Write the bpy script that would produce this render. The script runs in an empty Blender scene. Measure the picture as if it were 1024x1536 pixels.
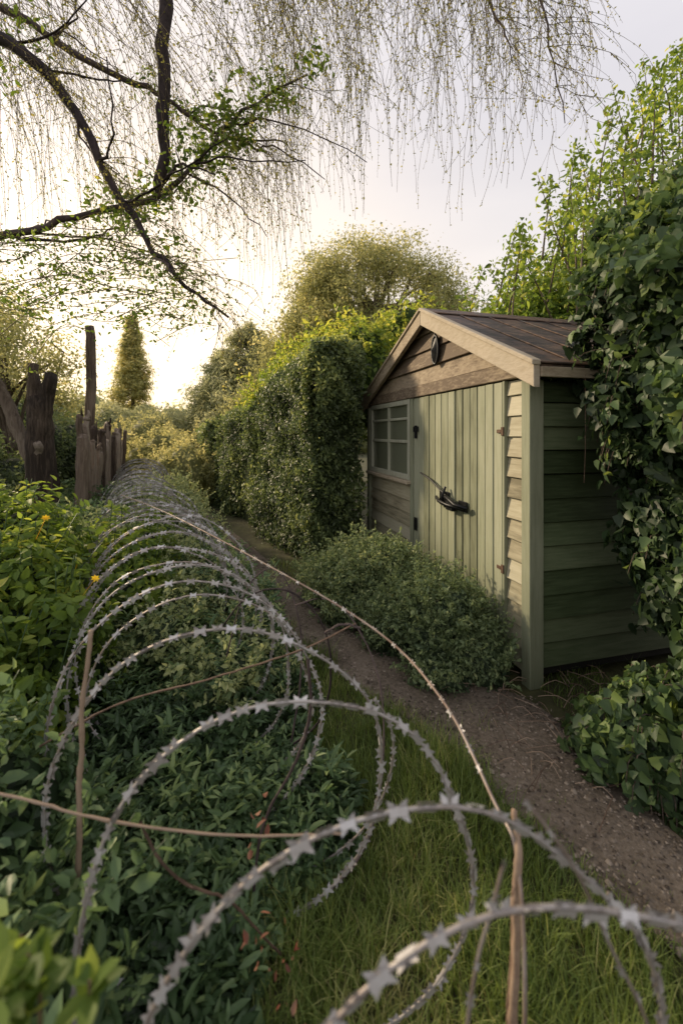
import bpy, bmesh, math, random
import numpy as np
from mathutils import Vector
rng=np.random.default_rng(7); random.seed(7)
sc=bpy.context.scene
sc.view_settings.view_transform='Standard'; sc.view_settings.look='None'; sc.view_settings.exposure=0
# ------------------------------------------------------------------ helpers
def nrm(a): 
    return a/np.maximum(np.linalg.norm(a,axis=-1,keepdims=True),1e-9)
def noise(P,scale,seed,oct=3):
    r=np.random.default_rng(seed); o=np.zeros(len(P)); a=1.0; tot=0
    for k in range(oct):
        for j in range(4):
            w=r.normal(size=3)*scale*(2**k)*1.6
            o+=a*np.sin(P@w+r.uniform(0,6.28))/2
        tot+=a; a*=.5
    return o/tot
def empty(name):
    e=bpy.data.objects.new(name,None); sc.collection.objects.link(e); return e
def add_mesh(name,V,F,mat,var=None,smooth=False,parent=None):
    V=np.asarray(V,dtype=np.float32); F=np.asarray(F,dtype=np.int32)
    me=bpy.data.meshes.new(name)
    n,k=F.shape
    me.vertices.add(len(V)); me.vertices.foreach_set('co',V.ravel())
    me.loops.add(n*k); me.loops.foreach_set('vertex_index',F.ravel())
    me.polygons.add(n); me.polygons.foreach_set('loop_start',np.arange(0,n*k,k,dtype=np.int32))
    me.update(calc_edges=True); me.validate()
    if smooth: me.polygons.foreach_set('use_smooth',np.ones(len(me.polygons),dtype=bool))
    if var is not None:
        at=me.attributes.new('var','FLOAT','POINT'); at.data.foreach_set('value',np.asarray(var,dtype=np.float32))
    me.materials.append(mat)
    ob=bpy.data.objects.new(name,me); sc.collection.objects.link(ob)
    if parent: ob.parent=parent
    return ob
class Acc:
    def __init__(s): s.V=[];s.F=[];s.A=[];s.n=0
    def add(s,V,F,A=None):
        s.V.append(V); s.F.append(F+s.n); s.n+=len(V)
        s.A.append(np.full(len(V),.5) if A is None else A)
    def make(s,name,mat,smooth=False,parent=None):
        return add_mesh(name,np.concatenate(s.V),np.concatenate(s.F),mat,np.concatenate(s.A),smooth,parent)
OVAL=(np.array([[0,0,0],[-.24,.28,.07],[-.2,.66,.05],[0,1,-.1],[.2,.66,.05],[.24,.28,.07]]),np.array([[0,3,2,1],[0,5,4,3]]))
IVY=(np.array([[0,0,0],[-.40,.16,.03],[-.27,.58,.05],[0,1,-.12],[.27,.58,.05],[.40,.16,.03]]),np.array([[0,3,2,1],[0,5,4,3]]))
LANCE=(np.array([[0,0,0],[-.13,.3,.05],[-.11,.65,.03],[0,1,-.12],[.11,.65,.03],[.13,.3,.05]]),np.array([[0,3,2,1],[0,5,4,3]]))
DIA=(np.array([[0,0,0],[-.3,.5,.05],[0,1,-.05],[.3,.5,.05]]),np.array([[0,3,2,1]]))
def leaves(acc,P,D,N,size,tpl,var):
    T,F=tpl; n=len(P)
    D=nrm(D); S=nrm(np.cross(D,N)); N2=np.cross(S,D)
    size=np.broadcast_to(np.asarray(size,dtype=float),(n,))[:,None,None]
    V=P[:,None,:]+size*(T[None,:,0:1]*S[:,None,:]+T[None,:,1:2]*D[:,None,:]+T[None,:,2:3]*N2[:,None,:])
    k=len(T)
    FF=(F[None]+ (np.arange(n)*k)[:,None,None]).reshape(-1,4)
    acc.add(V.reshape(-1,3),FF,np.repeat(var,k))
def rleaves(acc,P,out,size,tpl,var,spread=.8,droop=0.,sv=.35):
    n=len(P); R=rng.normal(size=(n,3))
    N=nrm(out+rng.normal(size=(n,3))*spread*.7+np.array([0,0,.3]))
    D=R-(R*N).sum(1,keepdims=True)*N
    D=nrm(D)+np.array([0,0,-droop])
    leaves(acc,P,D,N,size*(1+rng.normal(size=n)*sv).clip(.4,1.8),tpl,var)
def tube(acc,pts,rad,sides=5,ref=None,var=.5,rough=0.):
    P=np.asarray(pts,float); n=len(P); rad=np.broadcast_to(np.asarray(rad,float),(n,))
    T=nrm(np.gradient(P,axis=0))
    if ref is None:
        m=np.abs(T.mean(0)); ref=np.eye(3)[np.argmin(m)]
    S=nrm(np.cross(T,ref)); B=np.cross(S,T)
    a=np.arange(sides)/sides*2*math.pi
    R=rad[:,None]*np.ones(sides)[None]
    if rough: R=R*(1+rough*rng.normal(size=R.shape)*.5+rough*rng.normal(size=(1,sides)))
    V=P[:,None]+R[:,:,None]*(np.cos(a)[None,:,None]*S[:,None]+np.sin(a)[None,:,None]*B[:,None])
    V=V.reshape(-1,3)
    i=np.arange(n-1)[:,None]*sides; j=np.arange(sides)[None]; j2=(j+1)%sides
    F=np.stack([i+j,i+j2,i+sides+j2,i+sides+j],-1).reshape(-1,4)
    V=np.concatenate([V,P[-1:]+T[-1]*rad[-1]*.3,P[:1]])
    top=(n-1)*sides
    caps=[]
    for q in range(0,sides-1,2): caps.append([top+q,top+(q+1)%sides,top+(q+2)%sides,n*sides])
    F=np.concatenate([F,np.array(caps)])
    acc.add(V,F,np.full(len(V),var))
def smooth_path(ctrl,n):
    C=np.asarray(ctrl,float); C=np.vstack([2*C[0]-C[1],C,2*C[-1]-C[-2]])
    out=[]; m=len(C)-3
    for t in np.linspace(0,m-1e-6,n):
        i=int(t); f=t-i; p0,p1,p2,p3=C[i:i+4]
        out.append(.5*((2*p1)+(-p0+p2)*f+(2*p0-5*p1+4*p2-p3)*f*f+(-p0+3*p1-3*p2+p3)*f**3))
    return np.array(out)
# ------------------------------------------------------------------ materials
def newmat(name):
    m=bpy.data.materials.new(name); m.use_nodes=True; nt=m.node_tree
    for n in list(nt.nodes): nt.nodes.remove(n)
    return m,nt,nt.nodes,nt.links
def ramp(nd,stops):
    r=nd.new('ShaderNodeValToRGB'); e=r.color_ramp.elements
    while len(e)<len(stops): e.new(.5)
    for i,(p,c) in enumerate(stops): e[i].position=p; e[i].color=(*c,1)
    return r
def leafmat(name,stops,trans=.35,rough=.45,spec=.4,mul=1.6,desat=.12):
    m,nt,nd,lk=newmat(name)
    def cc(c):
        c=[x*mul for x in c]; l=.3*c[0]+.6*c[1]+.1*c[2]
        return tuple(min(.9,x*(1-desat)+l*desat) for x in c)
    stops=[(p,cc(c)) for p,c in stops]
    out=nd.new('ShaderNodeOutputMaterial'); at=nd.new('ShaderNodeAttribute'); at.attribute_name='var'
    r=ramp(nd,stops); lk.new(at.outputs['Fac'],r.inputs[0])
    p=nd.new('ShaderNodeBsdfPrincipled'); p.inputs['Roughness'].default_value=rough
    p.inputs['Specular IOR Level'].default_value=spec
    lk.new(r.outputs[0],p.inputs['Base Color'])
    t=nd.new('ShaderNodeBsdfTranslucent'); h=nd.new('ShaderNodeHueSaturation')
    h.inputs['Hue'].default_value=.48; h.inputs['Value'].default_value=2.0; h.inputs['Saturation'].default_value=1.12
    lk.new(r.outputs[0],h.inputs['Color']); lk.new(h.outputs[0],t.inputs['Color'])
    mx=nd.new('ShaderNodeMixShader'); mx.inputs[0].default_value=trans
    lk.new(p.outputs[0],mx.inputs[1]); lk.new(t.outputs[0],mx.inputs[2]); lk.new(mx.outputs[0],out.inputs[0])
    return m
def noisemat(name,stops,scale=(1,1,1),nscale=5,rough=.8,bump=.3,bdist=.01,detail=6,metal=0.,usevar=0.,spec=.3,scale2=None,dirt=None):
    m,nt,nd,lk=newmat(name)
    out=nd.new('ShaderNodeOutputMaterial'); tc=nd.new('ShaderNodeTexCoord'); mp=nd.new('ShaderNodeMapping')
    mp.inputs['Scale'].default_value=scale; lk.new(tc.outputs['Object'],mp.inputs[0])
    no=nd.new('ShaderNodeTexNoise'); no.inputs['Scale'].default_value=nscale; no.inputs['Detail'].default_value=detail; no.inputs['Roughness'].default_value=.65
    lk.new(mp.outputs[0],no.inputs['Vector'])
    n2=nd.new('ShaderNodeTexNoise'); n2.inputs['Scale'].default_value=scale2 or 1.7; n2.inputs['Detail'].default_value=4
    lk.new(tc.outputs['Object'],n2.inputs['Vector'])
    a=nd.new('ShaderNodeMath'); a.operation='MULTIPLY_ADD'; a.inputs[1].default_value=.6
    lk.new(no.outputs[0],a.inputs[0])
    b=nd.new('ShaderNodeMath'); b.operation='MULTIPLY'; b.inputs[1].default_value=.4; lk.new(n2.outputs[0],b.inputs[0]); lk.new(b.outputs[0],a.inputs[2])
    last=a.outputs[0]
    if usevar:
        at=nd.new('ShaderNodeAttribute'); at.attribute_name='var'
        s=nd.new('ShaderNodeMath'); s.operation='SUBTRACT'; s.inputs[1].default_value=.5; lk.new(at.outputs['Fac'],s.inputs[0])
        c=nd.new('ShaderNodeMath'); c.operation='MULTIPLY_ADD'; c.inputs[1].default_value=usevar
        lk.new(s.outputs[0],c.inputs[0]); lk.new(last,c.inputs[2]); last=c.outputs[0]
    r=ramp(nd,stops); lk.new(last,r.inputs[0])
    col=r.outputs[0]
    if dirt:   # splash dirt / algae low on the walls, driven by height
        sx=nd.new('ShaderNodeSeparateXYZ'); lk.new(tc.outputs['Object'],sx.inputs[0])
        mr=nd.new('ShaderNodeMapRange'); mr.inputs['From Min'].default_value=0; mr.inputs['From Max'].default_value=.75
        mr.inputs['To Min'].default_value=1.0; mr.inputs['To Max'].default_value=0
        lk.new(sx.outputs[2],mr.inputs[0])
        mm=nd.new('ShaderNodeMath'); mm.operation='MULTIPLY'; lk.new(mr.outputs[0],mm.inputs[0]); lk.new(n2.outputs[0],mm.inputs[1])
        mixc=nd.new('ShaderNodeMix'); mixc.data_type='RGBA'; lk.new(mm.outputs[0],mixc.inputs[0]); lk.new(col,mixc.inputs[6]); mixc.inputs[7].default_value=(*dirt,1)
        col=mixc.outputs[2]
    p=nd.new('ShaderNodeBsdfPrincipled'); p.inputs['Roughness'].default_value=rough; p.inputs['Metallic'].default_value=metal
    p.inputs['Specular IOR Level'].default_value=spec
    lk.new(col,p.inputs['Base Color'])
    if bump:
        bp=nd.new('ShaderNodeBump'); bp.inputs['Strength'].default_value=bump; bp.inputs['Distance'].default_value=bdist
        lk.new(no.outputs[0],bp.inputs['Height']); lk.new(bp.outputs[0],p.inputs['Normal'])
    lk.new(p.outputs[0],out.inputs[0]); return m
M={}
M['ground']=noisemat('soil_and_moss',[(.3,(.03,.025,.015)),(.5,(.05,.05,.02)),(.7,(.085,.09,.03))],nscale=6,bump=.6,bdist=.03)
M['path']=noisemat('path_dirt',[(.32,(.045,.035,.026)),(.44,(.115,.092,.068)),(.56,(.185,.15,.115)),(.75,(.29,.245,.20))],nscale=46,bump=1,bdist=.014,detail=10,scale2=3)
M['pebble']=noisemat('pebble_stone',[(.2,(.06,.047,.036)),(.5,(.15,.12,.09)),(.85,(.30,.25,.20))],nscale=20,usevar=.8)
M['front_h']=noisemat('shed_paint_siding',[(.28,(.16,.145,.095)),(.43,(.33,.30,.21)),(.56,(.41,.385,.28)),(.75,(.50,.47,.36))],scale=(1,1,14),nscale=4,bump=.35,bdist=.004,usevar=.35,rough=.75,dirt=(.07,.09,.04))
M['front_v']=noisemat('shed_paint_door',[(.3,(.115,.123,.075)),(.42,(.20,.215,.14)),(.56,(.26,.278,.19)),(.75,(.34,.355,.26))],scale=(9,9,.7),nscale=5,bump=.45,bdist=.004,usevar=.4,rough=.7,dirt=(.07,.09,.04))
M['trim']=noisemat('shed_trim_wood',[(.3,(.14,.105,.075)),(.42,(.28,.225,.16)),(.56,(.38,.32,.235)),(.75,(.47,.41,.32))],scale=(3,3,10),nscale=5,bump=.6,bdist=.006,usevar=.45,detail=9)
M['post']=noisemat('shed_corner_paint',[(.28,(.13,.14,.09)),(.5,(.22,.235,.16)),(.75,(.30,.32,.23))],scale=(9,9,.8),nscale=5,bump=.3,bdist=.003,usevar=.2,dirt=(.06,.08,.035))
M['frame']=noisemat('window_frame_paint',[(.28,(.24,.24,.18)),(.5,(.38,.39,.31)),(.75,(.52,.53,.43))],scale=(9,9,.8),nscale=5,bump=.3,bdist=.003)
M['side']=noisemat('shed_green_shaded',[(.3,(.035,.050,.022)),(.46,(.065,.090,.043)),(.6,(.095,.125,.064)),(.75,(.145,.175,.10))],scale=(1.2,1.2,14),nscale=4,bump=.45,bdist=.005,usevar=.45,rough=.5,dirt=(.025,.04,.013))  # green paint, darkened so the colour carries the backlit wall's shade
M['felt']=noisemat('roof_felt',[(.34,(.025,.019,.017)),(.44,(.075,.053,.043)),(.51,(.17,.105,.07)),(.58,(.10,.085,.075)),(.72,(.25,.23,.21))],scale=(2,5,2),nscale=4,bump=1,bdist=.012,rough=.6,usevar=.25,detail=11,scale2=2.5)
M['dark']=noisemat('dark_interior',[(.3,(.008,.008,.007)),(.8,(.02,.02,.017))],bump=0)
M['iron']=noisemat('black_iron',[(.3,(.008,.009,.011)),(.8,(.03,.032,.036))],nscale=40,rough=.4,metal=.6,bump=.2)
M['rust']=noisemat('rusty_iron',[(.3,(.04,.022,.014)),(.5,(.10,.06,.04)),(.8,(.20,.14,.10))],nscale=40,rough=.8,metal=.2)
M['bark']=noisemat('bark',[(.32,(.035,.026,.02)),(.45,(.11,.083,.063)),(.58,(.20,.16,.125)),(.75,(.33,.28,.23))],scale=(6,6,.6),nscale=7,bump=1,bdist=.05,detail=9,usevar=.4)
M['darkbark']=noisemat('dark_bark',[(.3,(.024,.017,.018)),(.5,(.065,.048,.047)),(.8,(.13,.10,.095))],scale=(3,3,1.5),nscale=9,bump=.8,bdist=.015,usevar=.3)
M['wood']=noisemat('old_post_wood',[(.32,(.06,.042,.032)),(.44,(.16,.12,.09)),(.56,(.27,.21,.165)),(.72,(.42,.35,.29))],scale=(8,8,.45),nscale=7,bump=1,bdist=.04,usevar=.5,detail=9)
M['twig']=noisemat('willow_twig',[(.3,(.07,.052,.026)),(.7,(.18,.138,.068))],bump=0,usevar=.6)
M['cane']=noisemat('bramble_cane',[(.3,(.07,.045,.032)),(.5,(.18,.12,.085)),(.75,(.32,.24,.175))],nscale=30,bump=.4,bdist=.003,usevar=.6)
M['wire']=noisemat('galvanised_steel',[(.3,(.26,.24,.225)),(.5,(.42,.405,.395)),(.75,(.60,.60,.61))],nscale=25,rough=.5,metal=.3,bump=.15,bdist=.001,usevar=.4,scale2=2.5)
M['wire2']=noisemat('weathered_steel',[(.3,(.13,.085,.065)),(.44,(.24,.19,.16)),(.56,(.33,.30,.28)),(.75,(.46,.45,.44))],nscale=9,rough=.5,metal=.45,bump=.15,bdist=.001,usevar=.4,scale2=1.5)
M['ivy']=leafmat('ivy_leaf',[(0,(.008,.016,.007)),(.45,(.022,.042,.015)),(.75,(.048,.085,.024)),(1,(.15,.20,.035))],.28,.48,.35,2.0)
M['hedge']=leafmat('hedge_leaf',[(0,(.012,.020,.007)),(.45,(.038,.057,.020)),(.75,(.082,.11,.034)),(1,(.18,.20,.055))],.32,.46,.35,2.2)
M['cover']=leafmat('ground_cover_leaf',[(0,(.012,.024,.009)),(.45,(.030,.058,.021)),(.8,(.06,.10,.036)),(1,(.12,.165,.055))],.28,.48,.35,2.1)
M['bright']=leafmat('fresh_leaf',[(0,(.03,.055,.009)),(.45,(.07,.12,.016)),(.75,(.13,.185,.023)),(1,(.27,.28,.036))],.45,.55,.25,1.6)
M['gold']=leafmat('golden_haze_leaf',[(0,(.055,.06,.026)),(.45,(.12,.128,.052)),(.75,(.20,.198,.08)),(1,(.31,.285,.12))],.48,.6,.2,2.1,.05)  # golden leaf colour, lightened in place of distance haze
M['grey']=leafmat('grey_green_haze_leaf',[(0,(.05,.06,.034)),(.5,(.10,.112,.062)),(1,(.19,.19,.10))],.42,.6,.2,2.4,.05)  # grey-green leaf, paled so its colour carries the haze
M['shrub']=leafmat('shrub_leaf',[(0,(.022,.038,.018)),(.45,(.055,.082,.036)),(.8,(.10,.135,.056)),(1,(.19,.215,.09))],.34,.5,.3,1.9)
M['grass']=leafmat('grass_blade',[(0,(.035,.055,.011)),(.45,(.072,.112,.020)),(.8,(.13,.17,.035)),(1,(.26,.25,.09))],.38,.5,.25,1.65,.12)
M['bud']=leafmat('willow_bud',[(0,(.06,.07,.015)),(.5,(.14,.15,.03)),(1,(.27,.25,.06))],.45,.6,.2,1.5)
M['yellow']=leafmat('yellow_petal',[(0,(.6,.42,.03)),(1,(.8,.62,.05))],.3,.6,.2,1,0)
M['pink']=leafmat('copper_leaf',[(0,(.12,.04,.025)),(.5,(.20,.085,.05)),(1,(.34,.18,.11))],.35,.6,.2,1)
m,nt,nd,lk=newmat('window_glass'); o=nd.new('ShaderNodeOutputMaterial'); p=nd.new('ShaderNodeBsdfPrincipled')
p.inputs['Base Color'].default_value=(.16,.175,.125,1); p.inputs['Roughness'].default_value=.05; p.inputs['Specular IOR Level'].default_value=1.0  # base colour lightened to imitate reflection in the panes
lk.new(p.outputs[0],o.inputs[0]); M['glass']=m
# ------------------------------------------------------------------ camera, world, sun
cam=bpy.data.cameras.new('camera'); co=bpy.data.objects.new('camera',cam); sc.collection.objects.link(co); sc.camera=co
CH=1.487
co.location=(0,0,CH); co.rotation_euler=(math.radians(90),0,0)
cam.sensor_fit='VERTICAL'; cam.sensor_height=36; cam.lens=15; cam.shift_y=-.0768; cam.clip_start=.02; cam.clip_end=1500
cam.dof.use_dof=True; cam.dof.focus_distance=3.0; cam.dof.aperture_fstop=1.8
AZ=math.radians(-56); EL=math.radians(24)
sd=Vector((math.sin(AZ)*math.cos(EL),math.cos(AZ)*math.cos(EL),math.sin(EL)))
sl=bpy.data.lights.new('sun','SUN'); sl.energy=5.0; sl.angle=math.radians(4); sl.color=(1,.79,.53)
so=bpy.data.objects.new('sun',sl); sc.collection.objects.link(so); so.rotation_euler=(-sd).to_track_quat('-Z','Y').to_euler()
w=bpy.data.worlds.new('World'); sc.world=w; w.use_nodes=True; nt=w.node_tree; nd=nt.nodes; lk=nt.links
for n in list(nd): nd.remove(n)
out=nd.new('ShaderNodeOutputWorld'); bg=nd.new('ShaderNodeBackground')
sky=nd.new('ShaderNodeTexSky'); sky.sky_type='NISHITA'; sky.sun_disc=False; sky.sun_elevation=EL; sky.sun_rotation=AZ%(2*math.pi); sky.dust_density=3; sky.air_density=1
tc=nd.new('ShaderNodeTexCoord'); 
hs=nd.new('ShaderNodeHueSaturation'); hs.inputs['Saturation'].default_value=.45; hs.inputs['Value'].default_value=.6; lk.new(sky.outputs[0],hs.inputs['Color'])
# thin high cloud veil, brighter towards the sun
sep=nd.new('ShaderNodeSeparateXYZ'); lk.new(tc.outputs['Generated'],sep.inputs[0])
rz=ramp(nd,[(0,(5.9,5.1,4.2)),(.22,(5.1,4.8,4.6)),(.6,(4.4,4.28,4.5)),(1,(4.6,4.5,4.85))]); lk.new(sep.outputs[2],rz.inputs[0])
gd=Vector((math.sin(math.radians(-25))*math.cos(math.radians(8)),math.cos(math.radians(-25))*math.cos(math.radians(8)),math.sin(math.radians(8))))
dt=nd.new('ShaderNodeVectorMath'); dt.operation='DOT_PRODUCT'; lk.new(tc.outputs['Generated'],dt.inputs[0]); dt.inputs[1].default_value=gd
mxx=nd.new('ShaderNodeMath'); mxx.operation='MAXIMUM'; mxx.inputs[1].default_value=0; lk.new(dt.outputs['Value'],mxx.inputs[0])
pw=nd.new('ShaderNodeMath'); pw.operation='POWER'; pw.inputs[1].default_value=8; lk.new(mxx.outputs[0],pw.inputs[0])
gl=nd.new('ShaderNodeMix'); gl.data_type='RGBA'; gl.blend_type='ADD'; gl.inputs[7].default_value=(4.3,2.9,.9,1)
lk.new(pw.outputs[0],gl.inputs[0]); lk.new(rz.outputs[0],gl.inputs[6])
cn=nd.new('ShaderNodeTexNoise'); cn.inputs['Scale'].default_value=1.6; cn.inputs['Detail'].default_value=5
mpp=nd.new('ShaderNodeMapping'); mpp.inputs['Scale'].default_value=(1,1,3); lk.new(tc.outputs['Generated'],mpp.inputs[0]); lk.new(mpp.outputs[0],cn.inputs['Vector'])
cr=ramp(nd,[(.3,(.92,.92,.94)),(.7,(1.06,1.05,1.04))]); lk.new(cn.outputs[0],cr.inputs[0])
ml=nd.new('ShaderNodeMix'); ml.data_type='RGBA'; ml.blend_type='MULTIPLY'; ml.inputs[0].default_value=1; lk.new(gl.outputs[2],ml.inputs[6]); lk.new(cr.outputs[0],ml.inputs[7])
fm=nd.new('ShaderNodeMix'); fm.data_type='RGBA'; fm.inputs[0].default_value=.88; lk.new(hs.outputs[0],fm.inputs[6]); lk.new(ml.outputs[2],fm.inputs[7])
lk.new(fm.outputs[2],bg.inputs[0]); lk.new(bg.outputs[0],out.inputs[0])
bg.inputs[1].default_value=.2
# ------------------------------------------------------------------ ground + path
def grid(x0,x1,y0,y1,nx,ny,f):
    X,Y=np.meshgrid(np.linspace(x0,x1,nx),np.linspace(y0,y1,ny)); P=np.stack([X.ravel(),Y.ravel(),np.zeros(nx*ny)],1); P[:,2]=f(P)
    i=(np.arange(ny-1)[:,None]*nx+np.arange(nx-1)[None]); F=np.stack([i,i+1,i+nx+1,i+nx],-1).reshape(-1,4)
    return P,F
def gz(P): 
    r=np.hypot(P[:,0],P[:,1]); return np.where(r>40,(r-40)*.004,0)
P_,F_=grid(-600,600,-600,600,121,121,lambda P:gz(P)); add_mesh('ground',P_,F_,M['ground'])
pl=np.array([(.86,.4),(.96,1.0),(.95,1.205),(.76,1.535),(.54,1.903),(.34,2.213),(-.02,2.62),(-.33,3.07),(-.98,4.14),(-1.85,5.6),(-2.8,7.4),(-4.4,11),(-8,20)])
pr=np.array([(1.6,.4),(1.5,1.0),(1.3,1.3),(1.22,1.64),(1.12,1.98),(1.05,2.35),(.6,2.75),(.10,3.3),(-.55,4.4),(-1.40,6.0),(-2.45,7.9),(-4.0,11.5),(-7.4,20.5)])
def dens(A,n=140): 
    q=smooth_path(np.c_[A,np.zeros(len(A))],n); return q
L_,R_=dens(pl),dens(pr)
nc=9; V=[]
for k in range(nc):
    f=k/(nc-1); q=L_*(1-f)+R_*f; q[:,2]=.006+.012*math.sin(f*math.pi); V.append(q)
V=np.stack(V,1); V[:,:,2]+=.004*rng.random(V.shape[:2]); n=len(L_)
i=np.arange(n-1)[:,None]*nc+np.arange(nc-1)[None]
add_mesh('path',V.reshape(-1,3),np.stack([i,i+1,i+nc+1,i+nc],-1).reshape(-1,4),M['path'],smooth=True)
def inpath(P,m=0.):
    xl=np.interp(P[:,1],L_[:,1],L_[:,0]); xr=np.interp(P[:,1],R_[:,1],R_[:,0])
    return (P[:,0]>xl+m)&(P[:,0]<xr-m)
acc=Acc(); n=11000
cb=np.array([[-1,-1,-.6],[1,-1,-.6],[1,1,-.6],[-1,1,-.6],[-.7,-.7,.6],[.7,-.7,.6],[.7,.7,.6],[-.7,.7,.6]]); cf=np.array([[4,5,6,7],[0,1,5,4],[1,2,6,5],[2,3,7,6],[3,0,4,7]])
yy=1.0+5*rng.random(n*3)**1.6; xx=rng.uniform(-2,1.5,n*3); P=np.c_[xx,yy,np.full(n*3,.02)]; P=P[inpath(P,-.03)][:n]; n=len(P)
s=.0024*(1+rng.exponential(.6,n)).clip(1,4.5); a=rng.uniform(0,6.28,n)
sx=s*rng.uniform(.7,1.3,n); 
V=cb[None]*np.stack([sx,s,s*.7],1)[:,None]; ca,sa=np.cos(a)[:,None],np.sin(a)[:,None]
V=np.stack([V[:,:,0]*ca-V[:,:,1]*sa,V[:,:,0]*sa+V[:,:,1]*ca,V[:,:,2]],-1)+rng.normal(size=V.shape)*(s*.2)[:,None,None]+P[:,None]
acc.add(V.reshape(-1,3),(cf[None]+(np.arange(n)*8)[:,None,None]).reshape(-1,4),np.repeat(rng.random(n),8)); acc.make('gravel',M['pebble'],True)
# ------------------------------------------------------------------ shed
C=np.array([1.127,2.504,0]); U=np.array([-.255,.967,0]); U/=np.linalg.norm(U); Vv=np.array([.967,.255,0]); Vv/=np.linalg.norm(Vv)
W=2.94; LEN=2.1; PK=1.30; EZ=1.86; PZ=2.535
def loc(p): p=np.asarray(p,float); return C+p[...,0:1]*U+p[...,1:2]*Vv+p[...,2:3]*np.array([0,0,1])
shed=empty('garden_shed')
def part(name,hexas,mat,bev=.004):
    bm=bmesh.new(); lay=bm.verts.layers.float.new('var')
    for h in hexas:
        v=random.random(); c=loc(np.array(h)); vs=[bm.verts.new(tuple(q)) for q in c]
        for q in vs: q[lay]=v
        for f in ((0,1,2,3),(4,7,6,5),(0,4,5,1),(1,5,6,2),(2,6,7,3),(3,7,4,0)):
            try: bm.faces.new([vs[k] for k in f])
            except: pass
    bmesh.ops.recalc_face_normals(bm,faces=bm.faces)
    if bev: bmesh.ops.bevel(bm,geom=bm.edges[:],offset=bev,segments=1,affect='EDGES',clamp_overlap=True)
    me=bpy.data.meshes.new(name); bm.to_mesh(me); bm.free(); me.materials.append(mat)
    ob=bpy.data.objects.new(name,me); sc.collection.objects.link(ob); ob.parent=shed; return ob
def bx(x0,x1,y0,y1,z0,z1): return [(x0,y0,z0),(x1,y0,z0),(x1,y1,z0),(x0,y1,z0),(x0,y0,z1),(x1,y0,z1),(x1,y1,z1),(x0,y1,z1)]
part('wall_core',[bx(.02,W-.02,.03,LEN-.02,.05,EZ-.06)],M['dark'],0)
gc=[(.1,.03,EZ-.06),(W-.1,.03,EZ-.06),(W-.1,.06,EZ-.06),(.1,.06,EZ-.06),(PK-.01,.03,PZ-.1),(PK+.01,.03,PZ-.1),(PK+.01,.06,PZ-.1),(PK-.01,.06,PZ-.1)]
part('gable_core',[gc],M['dark'],0)
def sb(x0a,x1a,x0b,x1b,z0,z1,d=.024,t=.012):
    j=lambda a: a+random.uniform(-.003,.003)
    return [(x0a,-j(d),z0+random.uniform(-.003,.002)),(x1a,-j(d),z0+random.uniform(-.003,.002)),(x1a,.03,z0),(x0a,.03,z0),(x0b,-.006,z1),(x1b,-.006,z1),(x1b,.03,z1),(x0b,.03,z1)]
bh=.128; H=[]
z=.06
while z<1.8:
    z1=min(z+bh,1.82)
    H.append(sb(.05,.225,.05,.225,z,z1-.002))
    if z1<1.02: H.append(sb(1.70,W-.05,1.70,W-.05,z,z1-.002))
    elif z<1.0: H.append(sb(1.70,W-.05,1.70,W-.05,z,1.0))
    z+=bh
part('front_siding',H,M['front_h'],.003)
G=[]; z=1.93
def gx(z): 
    f=(z-EZ)/(PZ-EZ); return PK*f+.02,W-(W-PK)*f-.02
while z<PZ-.08:
    z1=min(z+.15,PZ-.03); a,b=gx(z); c,d=gx(z1); G.append(sb(a,b,c,d,z,z1-.003,.03)); z+=.15
part('gable_boards',G,M['trim'],.003)
part('tie_board',[bx(.06,W-.06,-.045,.02,1.826,1.925)],M['trim'])
D=[]
def planks(x0,x1,nn):
    xs=np.linspace(x0,x1,nn+1)
    for k in range(nn): D.append(bx(xs[k]+.0025,xs[k+1]-.0025,-.028-random.uniform(0,.005),.025,.075+random.uniform(0,.018),1.818))
planks(.255,.833,6); planks(.855,1.62,7)
part('doors',D,M['front_v'],.005)
part('door_frame',[bx(.226,.250,-.036,.03,.05,1.82),bx(1.626,1.692,-.036,.03,.05,1.82)],M['post'],.003)
part('corner_posts',[bx(-.03,.048,-.05,.045,.0,1.80),bx(W-.05,W+.03,-.05,.045,.0,1.80)],M['post'])
x0,x1,z0,z1=1.70,W-.055,1.03,1.822
part('window_frame',[bx(x0,x0+.05,-.04,.0,z0,z1),bx(x1-.06,x1,-.04,.0,z0,z1),bx(x0+.05,x1-.06,-.038,.0,z0,z0+.05),bx(x0+.05,x1-.06,-.038,.0,z1-.05,z1),
  bx((x0+x1)/2-.02,(x0+x1)/2+.02,-.03,-.004,z0+.05,z1-.05),bx(x0+.05,x1-.06,-.027,-.004,z0+.36,z0+.39),bx(x0+.05,x1-.06,-.027,-.004,z1-.20,z1-.175)],M['frame'],.003)
part('window_sill',[bx(x0-.03,x1+.03,-.085,.0,z0-.035,z0-.002)],M['trim'])
part('window_glass',[bx(x0+.04,x1-.05,-.01,-.005,z0+.04,z1-.04)],M['glass'],0)
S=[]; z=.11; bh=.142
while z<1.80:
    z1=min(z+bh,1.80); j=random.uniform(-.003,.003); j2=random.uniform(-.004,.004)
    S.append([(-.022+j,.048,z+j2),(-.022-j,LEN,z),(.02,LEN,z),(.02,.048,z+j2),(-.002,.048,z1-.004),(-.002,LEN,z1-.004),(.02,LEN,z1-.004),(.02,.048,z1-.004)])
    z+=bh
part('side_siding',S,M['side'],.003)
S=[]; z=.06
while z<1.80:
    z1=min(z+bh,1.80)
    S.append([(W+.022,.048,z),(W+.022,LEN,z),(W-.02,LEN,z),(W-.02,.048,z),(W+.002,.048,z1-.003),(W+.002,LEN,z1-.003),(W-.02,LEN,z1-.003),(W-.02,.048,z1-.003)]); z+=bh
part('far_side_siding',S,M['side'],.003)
part('back_wall',[bx(0,W,LEN-.02,LEN+.02,.05,1.84)],M['side'],.003)
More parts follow.
